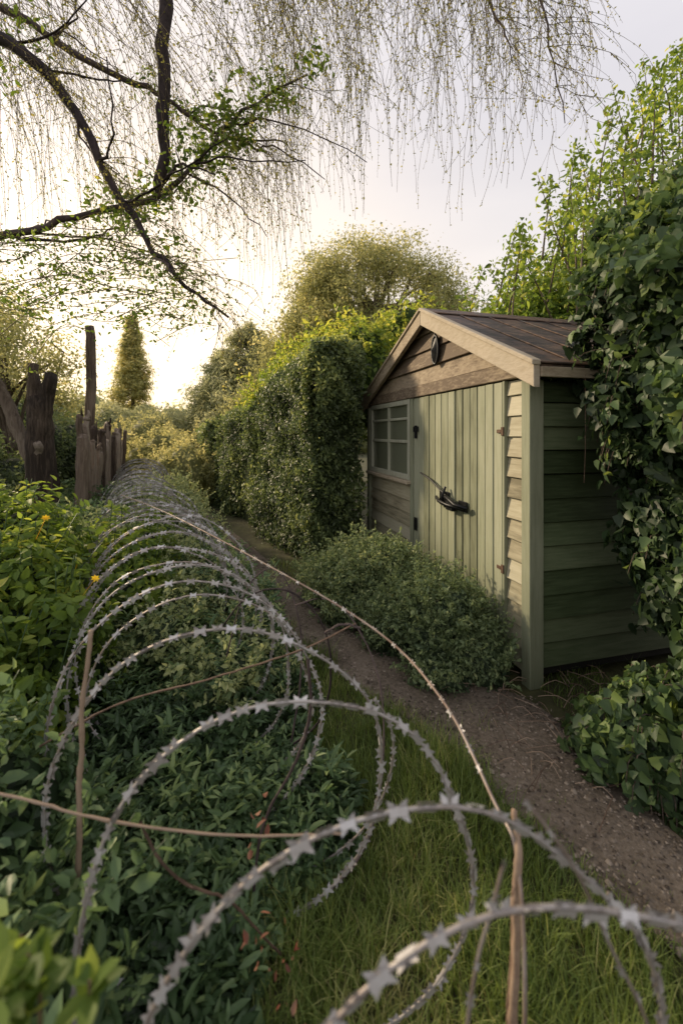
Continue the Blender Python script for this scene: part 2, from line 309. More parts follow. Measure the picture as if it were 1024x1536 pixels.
ER=-.13; EL_=W+.13; ez=1.845; f0=-.10; f1=LEN+.15
def slab(xa,za,xb,zb,y0,y1,t):
    return [(xa,y0,za),(xb,y0,zb),(xb,y1,zb),(xa,y1,za),(xa,y0,za+t),(xb,y0,zb+t),(xb,y1,zb+t),(xa,y1,za+t)]
rz0=PZ+.0
part('roof',[slab(ER,ez,PK,rz0,f0+.03,f1,.028),slab(PK,rz0,EL_,ez,f0+.03,f1,.028)],M['felt'],.004)
bat=[]
for k in range(7):
    y=f0+.30+k*.29; bat.append(slab(ER-.005,ez+.029,PK,rz0+.029,y,y+.022,.008)); 
bat.append(slab(ER-.012,ez+.03,ER+.10,ez+.03+.1*(rz0-ez)/(PK-ER),f0+.03,f1,.01))
part('roof_seams',bat,M['felt'],.003)
ms=(PZ-ez)/(PK-ER); ms2=(PZ-ez)/(EL_-PK)
part('ridge_cap',[slab(PK-.12,rz0+.034-.12*ms,PK,rz0+.040,f0+.0,f1,.012),slab(PK,rz0+.040,PK+.12,rz0+.036-.12*ms2,f0+.0,f1,.012)],M['felt'],.003)
def barge(xa,za,xb,zb,y0,y1,h): 
    return [(xa,y0,za-h),(xb,y0,zb-h),(xb,y1,zb-h),(xa,y1,za-h),(xa,y0,za),(xb,y0,zb),(xb,y1,zb),(xa,y1,za)]
part('bargeboards',[barge(ER-.01,ez+.03,PK+.002,rz0+.035,f0-.012,f0+.028,.135),barge(PK+.003,rz0+.035,EL_+.01,ez+.03,f0-.012,f0+.028,.135),
   barge(ER-.015,ez+.048,PK+.001,rz0+.052,f0-.026,f0+.03,.03),barge(PK+.002,rz0+.052,EL_+.015,ez+.048,f0-.026,f0+.03,.03)],M['trim'],.004)
part('fascia',[bx(ER-.02,ER+.0,f0+.03,f1,ez-.045,ez+.012),bx(EL_,EL_+.02,f0+.03,f1,ez-.045,ez+.012)],M['trim'],.003)
part('fascia_splinter',[[(ER-.03,.5,ez+.03),(ER-.02,1.0,ez+.05),(ER+.05,1.0,ez+.07),(ER+.03,.45,ez+.07),(ER-.03,.5,ez+.045),(ER-.02,1.0,ez+.065),(ER+.05,1.0,ez+.085),(ER+.03,.45,ez+.085)]],M['trim'],.002)
part('soffit',[bx(ER,0,f0+.03,f1,ez-.03,ez-.01)],M['side'],0)
def tubes_local(name,paths,mat,sides=8):
    a=Acc()
    for pts,r in paths: tube(a,loc(np.array(pts,float)),r,sides)
    return a.make(name,mat,True,shed)
hz=[]
for zz in (1.50,.62): hz.append(bx(.245,.305,-.040,-.034,zz-.012,zz+.012)); hz.append(bx(.225,.252,-.046,-.037,zz-.028,zz+.028))
part('hinges_rusty',hz,M['rust'],.003)
part('hinges_far',[bx(1.50,1.60,-.046,-.034,1.50,1.55),bx(1.53,1.56,-.052,-.034,1.44,1.56),bx(1.53,1.58,-.046,-.034,.58,.70)],M['iron'],.003)
tubes_local('latch_rod',[([(1.42,-.05,1.13),(1.2,-.06,1.09),(.95,-.065,1.0),(.75,-.07,.93)],.008),([(1.0,-.05,.97),(.85,-.10,.99),(.72,-.11,.955),(.62,-.06,.94)],.016),
  ([(1.12,-.05,.955),(1.0,-.09,.94),(.86,-.09,.93),(.70,-.05,.92)],.014),([(.95,-.06,1.06),(.93,-.1,.98),(.95,-.06,.90)],.011)],M['iron'])
part('latch_plate',[bx(.66,.78,-.044,-.034,.90,.98),bx(.92,1.08,-.044,-.034,.90,1.02),bx(.80,.90,-.085,-.045,.89,.96)],M['iron'],.004)
OX=1.14
a=Acc(); th=np.linspace(0,2*math.pi,25)[:-1]
ring=[(OX+.055*math.cos(t),-.05,2.19+.12*math.sin(t)) for t in th]; ring.append(ring[0]); tube(a,loc(np.array(ring)),.012,6); 
rings=[]
for k,sx_ in enumerate((0.95,.7,.35,.02)):
    rings.append([(OX+.055*sx_*math.cos(t),-.046-.012*k,2.19+.12*sx_*math.sin(t)) for t in th])
Vr=loc(np.array(rings).reshape(-1,3)); nn=len(th); i=np.arange(3)[:,None]*nn; j=np.arange(nn)[None]; j2=(j+1)%nn
a.add(Vr,np.stack([i+j,i+j2,i+nn+j2,i+nn+j],-1).reshape(-1,4)); tube(a,loc(np.array([(OX,-.05,2.3),(OX,-.05,2.35)])),.01,6)
a.make('oval_ornament',M['iron'],True,shed)
# ------------------------------------------------------------------ foliage generators
def sph(n): return nrm(rng.normal(size=(n,3)))
def lump(Dv,seed,amp,sc_=2.2): return 1+amp*noise(Dv,sc_,seed,3)
def blob_leaves(acc,c,r,n,size,tpl=OVAL,seed=1,amp=.18,depth=.13,zmin=0.,half=None,spread=.9,droop=0.,vbase=.45,topv=.2,upper=False):
    d=sph(n)
    if upper: d[:,2]=np.abs(d[:,2])
    k=lump(d,seed,amp)-np.abs(rng.normal(size=n))*depth+ (rng.random(n)<.05)*rng.random(n)*.1
    P=np.array(c)+d*np.array(r)*k[:,None]
    keep=P[:,2]>zmin; P=P[keep]; d=d[keep]
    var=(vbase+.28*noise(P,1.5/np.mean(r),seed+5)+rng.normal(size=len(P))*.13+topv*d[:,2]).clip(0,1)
    rleaves(acc,P,nrm(d/np.array(r)),size,tpl,var,spread,droop)
def blob_core(acc,c,r,seed=1,amp=.18,shrink=.82,nu=28,nv=18,cv=.02):
    th=np.linspace(0,2*math.pi,nu,endpoint=False); ph=np.linspace(-math.pi/2+.02,math.pi/2-.02,nv)
    d=np.array([[math.cos(p)*math.cos(t),math.cos(p)*math.sin(t),math.sin(p)] for p in ph for t in th])
    P=np.array(c)+d*np.array(r)*(lump(d,seed,amp)*shrink)[:,None]; P[:,2]=np.maximum(P[:,2],-.05)
    i=np.arange(nv-1)[:,None]*nu; j=np.arange(nu)[None]; j2=(j+1)%nu
    acc.add(P,np.stack([i+j,i+j2,i+nu+j2,i+nu+j],-1).reshape(-1,4),np.full(len(P),cv))  # closed core in a dark leaf tone, imitating shade between leaves
def bush(name,blobs,mat,size,dens_,tpl=OVAL,core=True,parent=None,sprigs=0,sl_=(.1,.25),cv=.02,**kw):  # cv sets core tone, paler on far bushes to paint in haze
    a=Acc(); sg=Acc()
    for k,(c,r) in enumerate(blobs):
        area=4*math.pi*((r[0]*r[1])**1.6+(r[0]*r[2])**1.6+(r[1]*r[2])**1.6)**(1/1.6)/3**(1/1.6)
        blob_leaves(a,c,r,int(area*dens_),size,tpl,seed=11+k*7+len(name),**kw)
        if core: blob_core(a,c,r,seed=11+k*7+len(name),amp=kw.get('amp',.18),shrink=.78,cv=cv)
        for q in range(int(sprigs*np.mean(r)**2)):
            d=sph(1)[0]; d[2]=abs(d[2])*.9+.05; d/=np.linalg.norm(d); p=np.array(c)+d*np.array(r)*.85; L=rng.uniform(*sl_); 
            dd=nrm(d+rng.normal(size=3)*.3+np.array([0,0,.5])); pts=smooth_path([p,p+dd*L*.5,p+dd*L+rng.normal(size=3)*L*.15],5)
            tube(sg,pts,size*.05,3,var=.3); m=int(L/size*4)+5; t=rng.random(m); Q=np.array([np.interp(t,np.linspace(0,1,5),pts[:,i]) for i in range(3)]).T+rng.normal(size=(m,3))*size*.25
            rleaves(a,Q,sph(m),size*.9,tpl,(kw.get('vbase',.45)+.25+rng.normal(size=m)*.12).clip(0,1),.9)
    if sprigs:
        a.add(np.concatenate(sg.V),np.concatenate(sg.F),np.concatenate(sg.A))
    return a.make(name,mat,False,parent)
def box_hedge(acc,p0,p1,h0,h1,th,size,n,seed,core=True,tpl=OVAL):
    p0=np.array(p0,float); p1=np.array(p1,float); d=p1-p0; L=np.linalg.norm(d); d/=L; q=np.array([d[1],-d[0]])
    per=[('f',L*max(h0,h1)),('t',L*th),('e',th*max(h0,h1)),('b',th*max(h0,h1))]; tot=sum(a for _,a in per)
    for s_,ar in per:
        m=int(n*ar/tot); u=rng.random(m); v=rng.random(m)
        if s_=='f': a_=u*L; b_=np.zeros(m); z=v*(h0+(h1-h0)*u); o=np.tile([-q[0],-q[1],0],(m,1))
        elif s_=='t': a_=u*L; b_=v*th; z=h0+(h1-h0)*u; o=np.tile([0,0,1.],(m,1))
        elif s_=='e': a_=np.zeros(m); b_=u*th; z=v*h0; o=np.tile([-d[0],-d[1],0],(m,1))
        else: a_=np.full(m,L); b_=u*th; z=v*h1; o=np.tile([d[0],d[1],0],(m,1))
        hh=h0+(h1-h0)*a_/L
        P=np.c_[p0[0]+d[0]*a_+q[0]*b_,p0[1]+d[1]*a_+q[1]*b_,z]
        edge=np.clip((z-(hh-.25))/.25,0,1)
        if s_=='f': P[:,:2]+=q*(edge**2*.14)[:,None]
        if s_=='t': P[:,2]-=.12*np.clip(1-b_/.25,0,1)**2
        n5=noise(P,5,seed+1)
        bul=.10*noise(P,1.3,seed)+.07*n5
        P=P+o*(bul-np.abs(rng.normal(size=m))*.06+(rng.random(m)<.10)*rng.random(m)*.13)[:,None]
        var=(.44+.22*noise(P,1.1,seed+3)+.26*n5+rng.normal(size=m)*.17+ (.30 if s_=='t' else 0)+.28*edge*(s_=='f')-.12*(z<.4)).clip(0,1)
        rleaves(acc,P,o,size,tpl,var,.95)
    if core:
        i_=.09; nx,nz=40,20
        def quadgrid(fn,nx,nz):
            P=np.array([fn(a/(nx-1),b/(nz-1)) for b in range(nz) for a in range(nx)])
            i=(np.arange(nz-1)[:,None]*nx+np.arange(nx-1)[None]); return P,np.stack([i,i+1,i+nx+1,i+nx],-1).reshape(-1,4)
        q3=np.array([*q,0]); d3=np.array([*d,0]); b0=np.array([*p0,0])
        hf=lambda u:(h0+(h1-h0)*u-.1)
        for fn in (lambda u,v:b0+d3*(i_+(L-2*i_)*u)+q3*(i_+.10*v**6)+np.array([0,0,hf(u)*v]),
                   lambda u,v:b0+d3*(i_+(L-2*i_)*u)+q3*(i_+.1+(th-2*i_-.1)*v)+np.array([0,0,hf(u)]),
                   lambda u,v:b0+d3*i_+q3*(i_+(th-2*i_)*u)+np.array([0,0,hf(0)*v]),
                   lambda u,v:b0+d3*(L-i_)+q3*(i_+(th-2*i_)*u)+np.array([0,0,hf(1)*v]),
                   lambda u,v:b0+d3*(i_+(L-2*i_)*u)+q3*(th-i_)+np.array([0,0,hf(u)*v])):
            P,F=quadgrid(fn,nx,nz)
            acc.add(P,F,np.full(len(P),.03))  # near-black leaf tone paints the shade inside the hedge
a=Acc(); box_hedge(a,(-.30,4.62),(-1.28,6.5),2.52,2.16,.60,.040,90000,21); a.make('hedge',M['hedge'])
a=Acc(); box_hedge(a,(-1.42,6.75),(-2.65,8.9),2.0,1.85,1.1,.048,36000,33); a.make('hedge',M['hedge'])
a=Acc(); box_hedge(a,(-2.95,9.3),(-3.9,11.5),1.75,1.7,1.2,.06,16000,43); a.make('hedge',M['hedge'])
bush('laurel_shrub',[((.15,5.75,2.25),(.7,.5,.72)),((.95,6.9,2.6),(.9,.7,.85)),((-.35,6.6,2.2),(.75,.7,.75)),((-.9,7.4,1.9),(.7,.7,.7))],M['bright'],.062,1200,amp=.4,depth=.25,vbase=.6,sprigs=120,sl_=(.15,.5))
# ------------------------------------------------------------------ trees with crowns
def crown_tree(name,base,h,trunk_r,clumps,mat,size,per,tpl=OVAL,seed=3,sig=.16,limbs=True,barkmat='bark',vb=.45,droop=0.):
    e=empty(name); r=np.random.default_rng(seed); ba=Acc(); la=Acc(); base=np.array(base,float)
    top=base+np.array([0,0,h]); tr=smooth_path([base,base+np.array([.1,.05,h*.35]),base+np.array([-.05,0,h*.7]),top],12)
    tube(ba,tr,np.linspace(trunk_r,trunk_r*.25,12),9,rough=.06)
    for c,rad in clumps:
        c=np.array(c); k=r.integers(4,11); s0=tr[k]; mid=(s0+c)/2+r.normal(size=3)*.15*np.linalg.norm(c-s0)*.4
        tube(ba,smooth_path([s0,mid,c],7),np.linspace(trunk_r*.32,.012,7),5)
        rad=np.array(rad)
        m=max(6,int(14*np.prod(rad)**(1/3)/max(sig*2,.2)))
        dd=nrm(r.normal(size=(m,3))); sub=c+dd*rad*(.45+.6*r.random((m,1)))
        for s_ in sub:
            if r.random()<.35: tube(ba,smooth_path([c,(c+s_)/2+r.normal(size=3)*.05,s_],4),np.linspace(.018,.006,4),3)
            n=int(per*r.uniform(.5,1.3)); P=s_+rng.normal(size=(n,3))*sig*rad.mean()*np.array([1,1,.75])*r.uniform(.7,1.4)
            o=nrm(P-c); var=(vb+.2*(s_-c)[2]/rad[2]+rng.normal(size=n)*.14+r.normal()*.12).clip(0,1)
            rleaves(la,P,o,size,tpl,var,1.,droop)
    ba.make('trunk_and_limbs',M[barkmat],True,e); la.make('leaves',M[mat],False,e); return e
cl=[]
r=np.random.default_rng(5)
for k in range(60):
    d=nrm(r.normal(size=3)); d[2]=abs(d[2])*1.0-.15
    cl.append(((1.05+d[0]*2.45,12.4+d[1]*1.8,4.3+d[2]*2.9),(.62,.6,.55)))
for k in range(22): cl.append(((-.7-.10*k+r.normal()*.1,11.7+r.normal()*.4,5.2-.17*k),(.5,.5,.5)))
crown_tree('broadleaf_tree',(1.0,12.4,0),5.6,.22,cl,'gold',.065,115,seed=8,sig=.38,vb=.5,droop=.4)
def conifer(name,x,y,h,rad,mat,n,size,seed,tiers=1.0,rows=26,flare=1.0):
    e=empty(name); r=np.random.default_rng(seed); ba=Acc(); la=Acc()
    tube(ba,smooth_path([(x,y,0),(x+.05,y,h*.5),(x,y,h*.98)],10),np.linspace(.05*h*.4,.012,10),7)
    for i in range(rows*9):
        t=r.random()**.8; z=h*(.06+.93*t); R=rad*(1-t)**flare*(1 if t>.12 else .8)*(1+.22*r.normal())
        an=r.uniform(0,6.28); tip=np.array([x+R*math.cos(an),y+R*math.sin(an),z-.12*R+ (.25*R if tiers<1 else 0)])
        st=np.array([x,y,z-.05])
        if r.random()<.4: tube(ba,smooth_path([st,(st+tip)/2+np.array([0,0,.04]),tip],4),np.linspace(.014,.004,4),3)
        m=int(n*(.4+R/rad)); f=.35+.65*r.random(m)**.7; P=st+(tip-st)*f[:,None]+rng.normal(size=(m,3))*.05*(1+R)
        var=(.4+.35*f+rng.normal(size=m)*.15+.1*r.normal()).clip(0,1)
        o=nrm(np.c_[np.full(m,math.cos(an)),np.full(m,math.sin(an)),np.full(m,.5)])
        rleaves(la,P,o,size,LANCE,var,.9)
    ba.make('trunk_and_limbs',M['bark'],True,e); la.make('needles',M[mat],False,e)
conifer('conifer_tree',-2.9,13.6,5.0,1.7,'grey',120,.12,4,rows=26,flare=.45)
conifer('conifer_tree',-4.0,14.2,4.2,1.6,'grey',120,.12,14,rows=22,flare=.5)
conifer('cypress_tree',-7.95,16.2,5.9,.95,'gold',75,.12,24,tiers=.5,rows=48,flare=.65)
cl=[]; r=np.random.default_rng(15)
for k in range(34):
    cl.append(((r.uniform(2.0,5.2),r.uniform(5.3,7.2),0),(.5,.5,.45)))
cl=[((c[0],c[1],r.uniform(2.2,2.6+1.35*np.clip((c[0]/c[1]-.28)/.45,0,1.2)*1.6)),rr) for c,rr in cl]
tr_e=crown_tree('lime_tree',(3.6,6.4,0),3.6,.16,cl,'bright',.075,110,seed=18,sig=.33,vb=.5)
ba=Acc(); la=Acc()
for k in range(64):
    y=r.uniform(4.2,6.2); q=r.uniform(.30,.85); x=q*y; top=CH+y*(.30+ .60*np.clip((q-.33)/.5,0,1)**1.1+r.uniform(-.12,.14)); z0=max(1.8,top-r.uniform(.8,1.6))
    lean=r.uniform(-.6,.35)
    pts=smooth_path([(x-lean*.6,y,z0),(x-lean*.2,y+r.uniform(-.1,.1),(z0+top)/2),(x+lean*.3,y,top)],12); tube(ba,pts,np.linspace(.014,.003,12),4)
    m=110; t=rng.random(m)**.75; P=np.array([np.interp(t,np.linspace(0,1,12),pts[:,i]) for i in range(3)]).T; off=rng.normal(size=(m,3))*.12*(1.3-t)[:,None]
    rleaves(la,P+off,nrm(off+np.array([0,0,.02])),.062,OVAL,(.55+rng.normal(size=m)*.2).clip(0,1),1.,.3)
ba.make('shoots',M['bark'],True,tr_e); la.make('shoot_leaves',M['bright'],False,tr_e)
bush('laurel_shrub',[((2.6,5.2,1.9),(.9,.8,.9)),((3.7,5.4,2.1),(1.0,.8,1.1)),((4.8,5.0,2.2),(1.,.9,1.4)),((1.9,5.9,2.3),(.7,.6,.75))],M['bright'],.07,800,amp=.35,depth=.25,vbase=.45,sprigs=70,sl_=(.15,.4))
# ------------------------------------------------------------------ ivy wall on the right
ivy_bl=[((2.12,1.98,.98),(.62,.55,.70)),((2.04,2.05,1.65),(.66,.58,.62)),((2.0,2.15,2.15),(.68,.58,.50)),((2.28,2.3,2.5),(.75,.6,.48)),((1.62,1.80,.14),(.42,.36,.32)),((1.34,1.90,.07),(.24,.24,.22)),((1.98,1.5,.5),(.6,.5,.7)),((2.35,1.7,1.5),(.7,.6,1.15))]
iv=empty('ivy')
a=Acc(); c_=Acc()
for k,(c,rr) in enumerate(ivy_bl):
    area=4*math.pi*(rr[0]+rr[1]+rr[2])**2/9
    topv=.5 if c[2]>1.9 else .14  # upper ivy gets lighter leaf colour to look sunlit
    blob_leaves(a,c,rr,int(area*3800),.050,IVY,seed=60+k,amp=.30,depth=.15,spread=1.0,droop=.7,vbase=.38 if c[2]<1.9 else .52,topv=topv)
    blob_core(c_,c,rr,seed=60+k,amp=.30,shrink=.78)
ba=Acc()
for k in range(420):
    c,rr=ivy_bl[rng.integers(0,6)]; an=rng.uniform(math.pi*.6,math.pi*1.6); z=rng.uniform(-.6,1.)
    d=np.array([math.cos(an)*math.sqrt(1-z*z),math.sin(an)*math.sqrt(1-z*z),z]); p=np.array(c)+d*np.array(rr)*.95
    if p[2]<.02: continue
    L=rng.uniform(.10,.30)*(.6 if c[2]<.3 else 1); o=nrm(np.array([d[0],d[1],.3])+rng.normal(size=3)*.3); pts=smooth_path([p-o*.05,p+o*L*.4+np.array([0,0,.02]),p+o*L*.6-np.array([0,0,L*.5*(1 if c[2]<2 else rng.uniform(-1,1))])],6)
    tube(ba,pts,.0025,3); m=14; t=rng.random(m); P=np.array([np.interp(t,np.linspace(0,1,6),pts[:,i]) for i in range(3)]).T+rng.normal(size=(m,3))*.012
    rleaves(a,P,np.tile(o,(m,1)),.046,IVY,(.55+(.35 if c[2]>1.9 else .1)*max(d[2],0)+rng.normal(size=m)*.15).clip(0,1),.9,.7)  # upper shoots also coloured lighter, as if sunlit
a.make('leaves',M['ivy'],False,iv); c_.make('shade_core',M['ivy'],True,iv); ba.make('shoots',M['bark'],True,iv)  # solid cores, coloured dark for the shade inside the ivy
# ------------------------------------------------------------------ shrubs by the door
bush('boxleaf_shrub',[((.22,3.5,.22),(.38,.38,.36)),((-.05,3.75,.14),(.3,.3,.24)),((.45,3.35,.18),(.25,.3,.32)),((.05,3.35,.10),(.2,.2,.2))],M['shrub'],.026,7500,amp=.4,depth=.25,spread=1.1,vbase=.5,topv=.3,sprigs=2600,sl_=(.08,.24))
bush('boxleaf_shrub',[((.64,2.82,.18),(.33,.31,.33)),((.82,2.60,.08),(.19,.17,.2)),((.40,2.95,.14),(.25,.25,.26)),((.58,2.54,.05),(.18,.14,.13))],M['shrub'],.024,8500,amp=.4,depth=.25,spread=1.1,vbase=.42,topv=.3,sprigs=3000,sl_=(.07,.20))
# ------------------------------------------------------------------ ground cover (left)
def cover_h(P): 
    x,y=P[:,0],P[:,1]
    h=.17+.11*noise(np.c_[x,y,y*0],2.0,91)+.06*noise(np.c_[x,y,x*0],7,92)
    h=h+np.clip((y-1.8)/2.2,0,1)*.16+np.clip((-x-1.0)/1.5,0,1)*.12
    return h
gl_x=np.array([(-.1,.3),(-.1,.9),(-.22,1.1),(.02,1.5),(.03,1.75),(-.12,2.0),(-.20,2.4),(-.42,3.0),(-1.02,4.1),(-1.95,5.6),(-2.9,7.4),(-5,11),(-8,20)])
def cov_edge(y): return np.interp(y,gl_x[:,1],gl_x[:,0])
def cover_mask(P): 
    e=cov_edge(P[:,1])+.05*np.sin(P[:,1]*9)+.03*np.sin(P[:,1]*23); return e-P[:,0]
a=Acc()
def rosettes(a,n,y0,y1,pw,size,k,tpl,vb=.45,hscale=1.,vs=.13):
    y=y0+(y1-y0)*rng.random(n)**pw; x=-.8*y-1.0+rng.random(n)*(.8*y+1.4); P=np.c_[x,y,np.zeros(n)]
    m=cover_mask(P); P=P[m>0]; m=m[m>0]; 
    P[:,2]=cover_h(P)*np.clip(m/.15+.25,0,1)*hscale*rng.uniform(.6,1.2,len(P)); n=len(P)
    pv=rng.normal(size=n)*.13; psz=rng.uniform(.55,1.35,n)
    base=np.repeat(P,k,0); an=rng.uniform(0,6.28,n*k); el=rng.uniform(-.1,1.05,n*k)
    D=np.c_[np.cos(an)*np.cos(el),np.sin(an)*np.cos(el),np.sin(el)]; N=np.c_[-np.cos(an)*np.sin(el),-np.sin(an)*np.sin(el),np.cos(el)]+rng.normal(size=(n*k,3))*.3
    var=(vb+.24*noise(base,3.,97)+np.repeat(pv,k)+rng.normal(size=n*k)*vs+.14*np.sin(el)).clip(0,1)
    sz=size*(1+.3*rng.normal(size=n*k)).clip(.4,1.6)*np.repeat(psz,k)
    leaves(a,base+D*.006+rng.normal(size=base.shape)*.012,D,N,sz,tpl,var)
rosettes(a,14000,.42,4.0,1.25,.031,8,OVAL)
rosettes(a,3200,.42,4.0,1.2,.046,8,LANCE,.62,1.3)
rosettes(a,7500,3.5,9,1.2,.05,6,OVAL,.66,1.25)
a.make('ground_cover',M['cover'])
P_,F_=grid(-9,.3,.2,10,190,190,lambda P:np.where(cover_mask(P)>.03,(cover_h(P)*np.clip(cover_mask(P)/.15,0,1))*.62,-.02))
add_mesh('understory_shade',P_,F_,M['cover'],np.full(len(P_),.05),True)  # dark sheet, its colour standing in for darkness beneath the leaves
bush('weed_shrub',[((-1.25,3.2,.25),(.35,.45,.34)),((-1.75,4.3,.3),(.45,.6,.42)),((-1.0,2.6,.18),(.3,.35,.26)),((-2.4,5.6,.35),(.5,.7,.45)),((-.72,3.3,.10),(.2,.3,.2)),((-.62,2.3,.12),(.25,.3,.24)),((-1.9,3.3,.3),(.4,.5,.4))],M['shrub'],.030,3800,amp=.4,depth=.3,spread=1.1,vbase=.68,core=True,sprigs=1100,sl_=(.1,.32))
bush('meadow_shrub',[((-3.4,9.2,.5),(.9,1.0,.75)),((-4.4,10.5,.6),(1.1,1.0,.9)),((-3.9,12.5,.7),(1.2,1.2,1.0)),((-5.6,12.0,.8),(1.5,1.2,1.1)),((-6.8,10.0,.8),(1.2,1.2,1.0))],M['gold'],.05,1000,amp=.35,depth=.25,vbase=.5,sprigs=60,sl_=(.15,.4),cv=.25)
bush('round_shrub',[((-6.3,14.5,1.2),(1.4,1.2,1.15)),((-7.6,14.0,1.2),(1.2,1.2,1.2)),((-5.0,15.5,1.0),(1.2,1.2,1.0))],M['grey'],.08,600,amp=.22,depth=.1,vbase=.6,sprigs=20,cv=.3)
bush('copper_shrub',[((-5.9,17.0,1.3),(.9,.6,.8))],M['pink'],.09,300,amp=.3,depth=.2,cv=.4)
bl=[]
r=np.random.default_rng(44)
for k in range(44):
    an=math.radians(-75+k*3.6+r.uniform(-1,1)); R_d=r.uniform(30,42); hh=r.uniform(1.7,3.2)
    bl.append(((R_d*math.sin(an),R_d*math.cos(an),hh*.6),(r.uniform(2.0,3.4),2.,hh)))
bush('distant_trees',bl,M['grey'],.3,22,amp=.25,depth=.15,vbase=.7,cv=.5)
bush('dark_shrub',[((-4.9,5.6,.6),(1.0,.8,.9)),((-6.2,7.5,.9),(1.3,1.2,1.2)),((-4.0,4.4,.45),(.7,.6,.6)),((-5.6,8.6,.8),(.9,.9,1.0)),((-8.5,9.5,1.4),(1.6,1.3,1.7))],M['hedge'],.055,1100,amp=.35,depth=.25,vbase=.45,sprigs=70,sl_=(.15,.35))
cl=[((-5.2+r.uniform(-.9,.75),6.6+r.uniform(-.5,.6),2.65+r.uniform(-.55,.75)),(.4,.4,.35)) for k in range(17)]
crown_tree('apple_tree',(-5.3,6.8,0),2.4,.12,cl,'gold',.048,120,seed=30,sig=.4,vb=.45)
cl=[((-6.9+r.uniform(-1.,1.2),9.6+r.uniform(-.6,.6),2.2+r.uniform(-.7,.8)),(.5,.5,.4)) for k in range(14)]
crown_tree('apple_tree',(-6.9,9.6,0),2.4,.12,cl,'gold',.06,110,seed=31,sig=.4,vb=.5)
# ------------------------------------------------------------------ grass
def grass(name,n,mask_fn,y0,y1,x0,x1,h,wd,pw=1.3,vb=.5):
    y=y0+(y1-y0)*rng.random(n)**pw; x=rng.uniform(x0,x1,n); P=np.c_[x,y,np.zeros(n)]; P=P[mask_fn(P)]; n=len(P)
    an=rng.uniform(0,6.28,n); le=rng.uniform(.1,.9,n); hh=h*(1+.4*rng.normal(size=n)).clip(.3,2.1)*(1+.6*noise(P,5,77))
    Dh=np.c_[np.cos(an),np.sin(an),np.zeros(n)]; Sd=np.c_[-np.sin(an),np.cos(an),np.zeros(n)]
    ww=wd*rng.uniform(.6,1.3,n); K=4; V=[]
    for i,t in enumerate(np.linspace(0,1,K)):
        c=P+Dh*(hh*le*t*t)[:,None]; c[:,2]+=hh*t*(1-.35*le*t); wv=(ww*(1-t)**.6)[:,None] if i<K-1 else (ww*.08)[:,None]
        V+= [c-Sd*wv,c+Sd*wv]
    V=np.stack(V,1).reshape(-1,3); f=np.array([[0,1,3,2],[2,3,5,4],[4,5,7,6]])
    F=(f[None]+(np.arange(n)*8)[:,None,None]).reshape(-1,4); var=(vb+.32*noise(P,3,78)+rng.normal(size=n)*.2).clip(0,1)
    add_mesh(name,V,F,M['grass'],np.repeat(var,8))
def gm(P):
    xl=np.interp(P[:,1],L_[:,1],L_[:,0])+.05*np.sin(P[:,1]*14)+.025*np.sin(P[:,1]*37)+.035*rng.normal(size=len(P))
    return (P[:,0]<xl)&(cover_mask(P)<.05+.03*rng.normal(size=len(P)))
grass('grass',130000,gm,.45,4.2,-1.1,1.1,.070,.0019,1.35,.50)
def gm2(P):
    xr=np.interp(P[:,1],R_[:,1],R_[:,0])+.05*rng.normal(size=len(P)); nn_=noise(P,4,79)
    return (P[:,0]>xr-.02)&(nn_>.0)
grass('grass_tufts',34000,gm2,1.1,5.2,-.8,1.9,.06,.002,1.2,.4)
def gm3(P): 
    return inpath(P,-.05)&(noise(P,3,80)>.3)
grass('path_weeds',9000,gm3,1.2,4.5,-1.0,1.4,.03,.0018,1.2,.4)
# ------------------------------------------------------------------ flowering plant at left
e=empty('flowering_plant'); a=Acc(); c_=Acc()
fb=[((-1.72,2.15,.58),(.42,.42,.40)),((-1.38,2.0,.42),(.27,.3,.34)),((-2.1,2.5,.66),(.5,.5,.43)),((-1.34,1.6,.32),(.28,.28,.3)),((-1.7,1.7,.45),(.35,.35,.35)),((-1.5,2.9,.45),(.35,.4,.42))]
for k,(c,rr) in enumerate(fb):
    area=4*math.pi*(sum(rr)/3)**2; blob_leaves(a,c,rr,int(area*2700),.055,OVAL,seed=80+k,amp=.45,depth=.25,spread=.8,vbase=.36,topv=.3,droop=.1); blob_core(c_,c,rr,seed=80+k,amp=.45,shrink=.68)
ba=Acc()
for k in range(190):
    c,rr=fb[rng.integers(0,6)]; d=sph(1)[0]; d[2]=abs(d[2])+.2; d/=np.linalg.norm(d); p=np.array(c)+d*np.array(rr)*.85; L=rng.uniform(.1,.26); dd=nrm(d*.5+np.array([0,0,1.])+rng.normal(size=3)*.2)
    pts=np.array([p,p+dd*L*.5,p+dd*L]); tube(ba,pts,.003,3); m=12; t=rng.random(m); P=p+dd*L*t[:,None]; rleaves(a,P,np.tile(dd,(m,1)),.045,OVAL,(.55+.15*rng.normal(size=m)).clip(0,1),.7)
a.make('leaves',M['bright'],False,e); c_.make('shade_core',M['ivy'],True,e); ba.make('stems',M['cover'],True,e)  # core meshes coloured dark as shade within the plant
a=Acc()
for k in range(11):
    c,rr=fb[(0,2,0,1)[k%4]]; d=sph(1)[0]; d[2]=abs(d[2])+.5; d/=np.linalg.norm(d); p=np.array(c)+d*np.array(rr)*1.40; m=7
    an=np.arange(m)/m*6.28; N=np.tile(nrm(d+np.array([.2,-.5,.2])),(m,1)); X_=nrm(np.cross(N,[0,0,1.]));Y_=np.cross(N,X_)
    D_=X_*np.cos(an)[:,None]+Y_*np.sin(an)[:,None]+N*.3; leaves(a,np.tile(p,(m,1)),D_,N,.022,OVAL,rng.random(m))
    tube(a,np.array([p-d*.12,p]),.0015,3,var=0.)
a.make('flowers',M['yellow'],False,e)
e=empty('broadleaf_plant'); a=Acc(); ba=Acc()
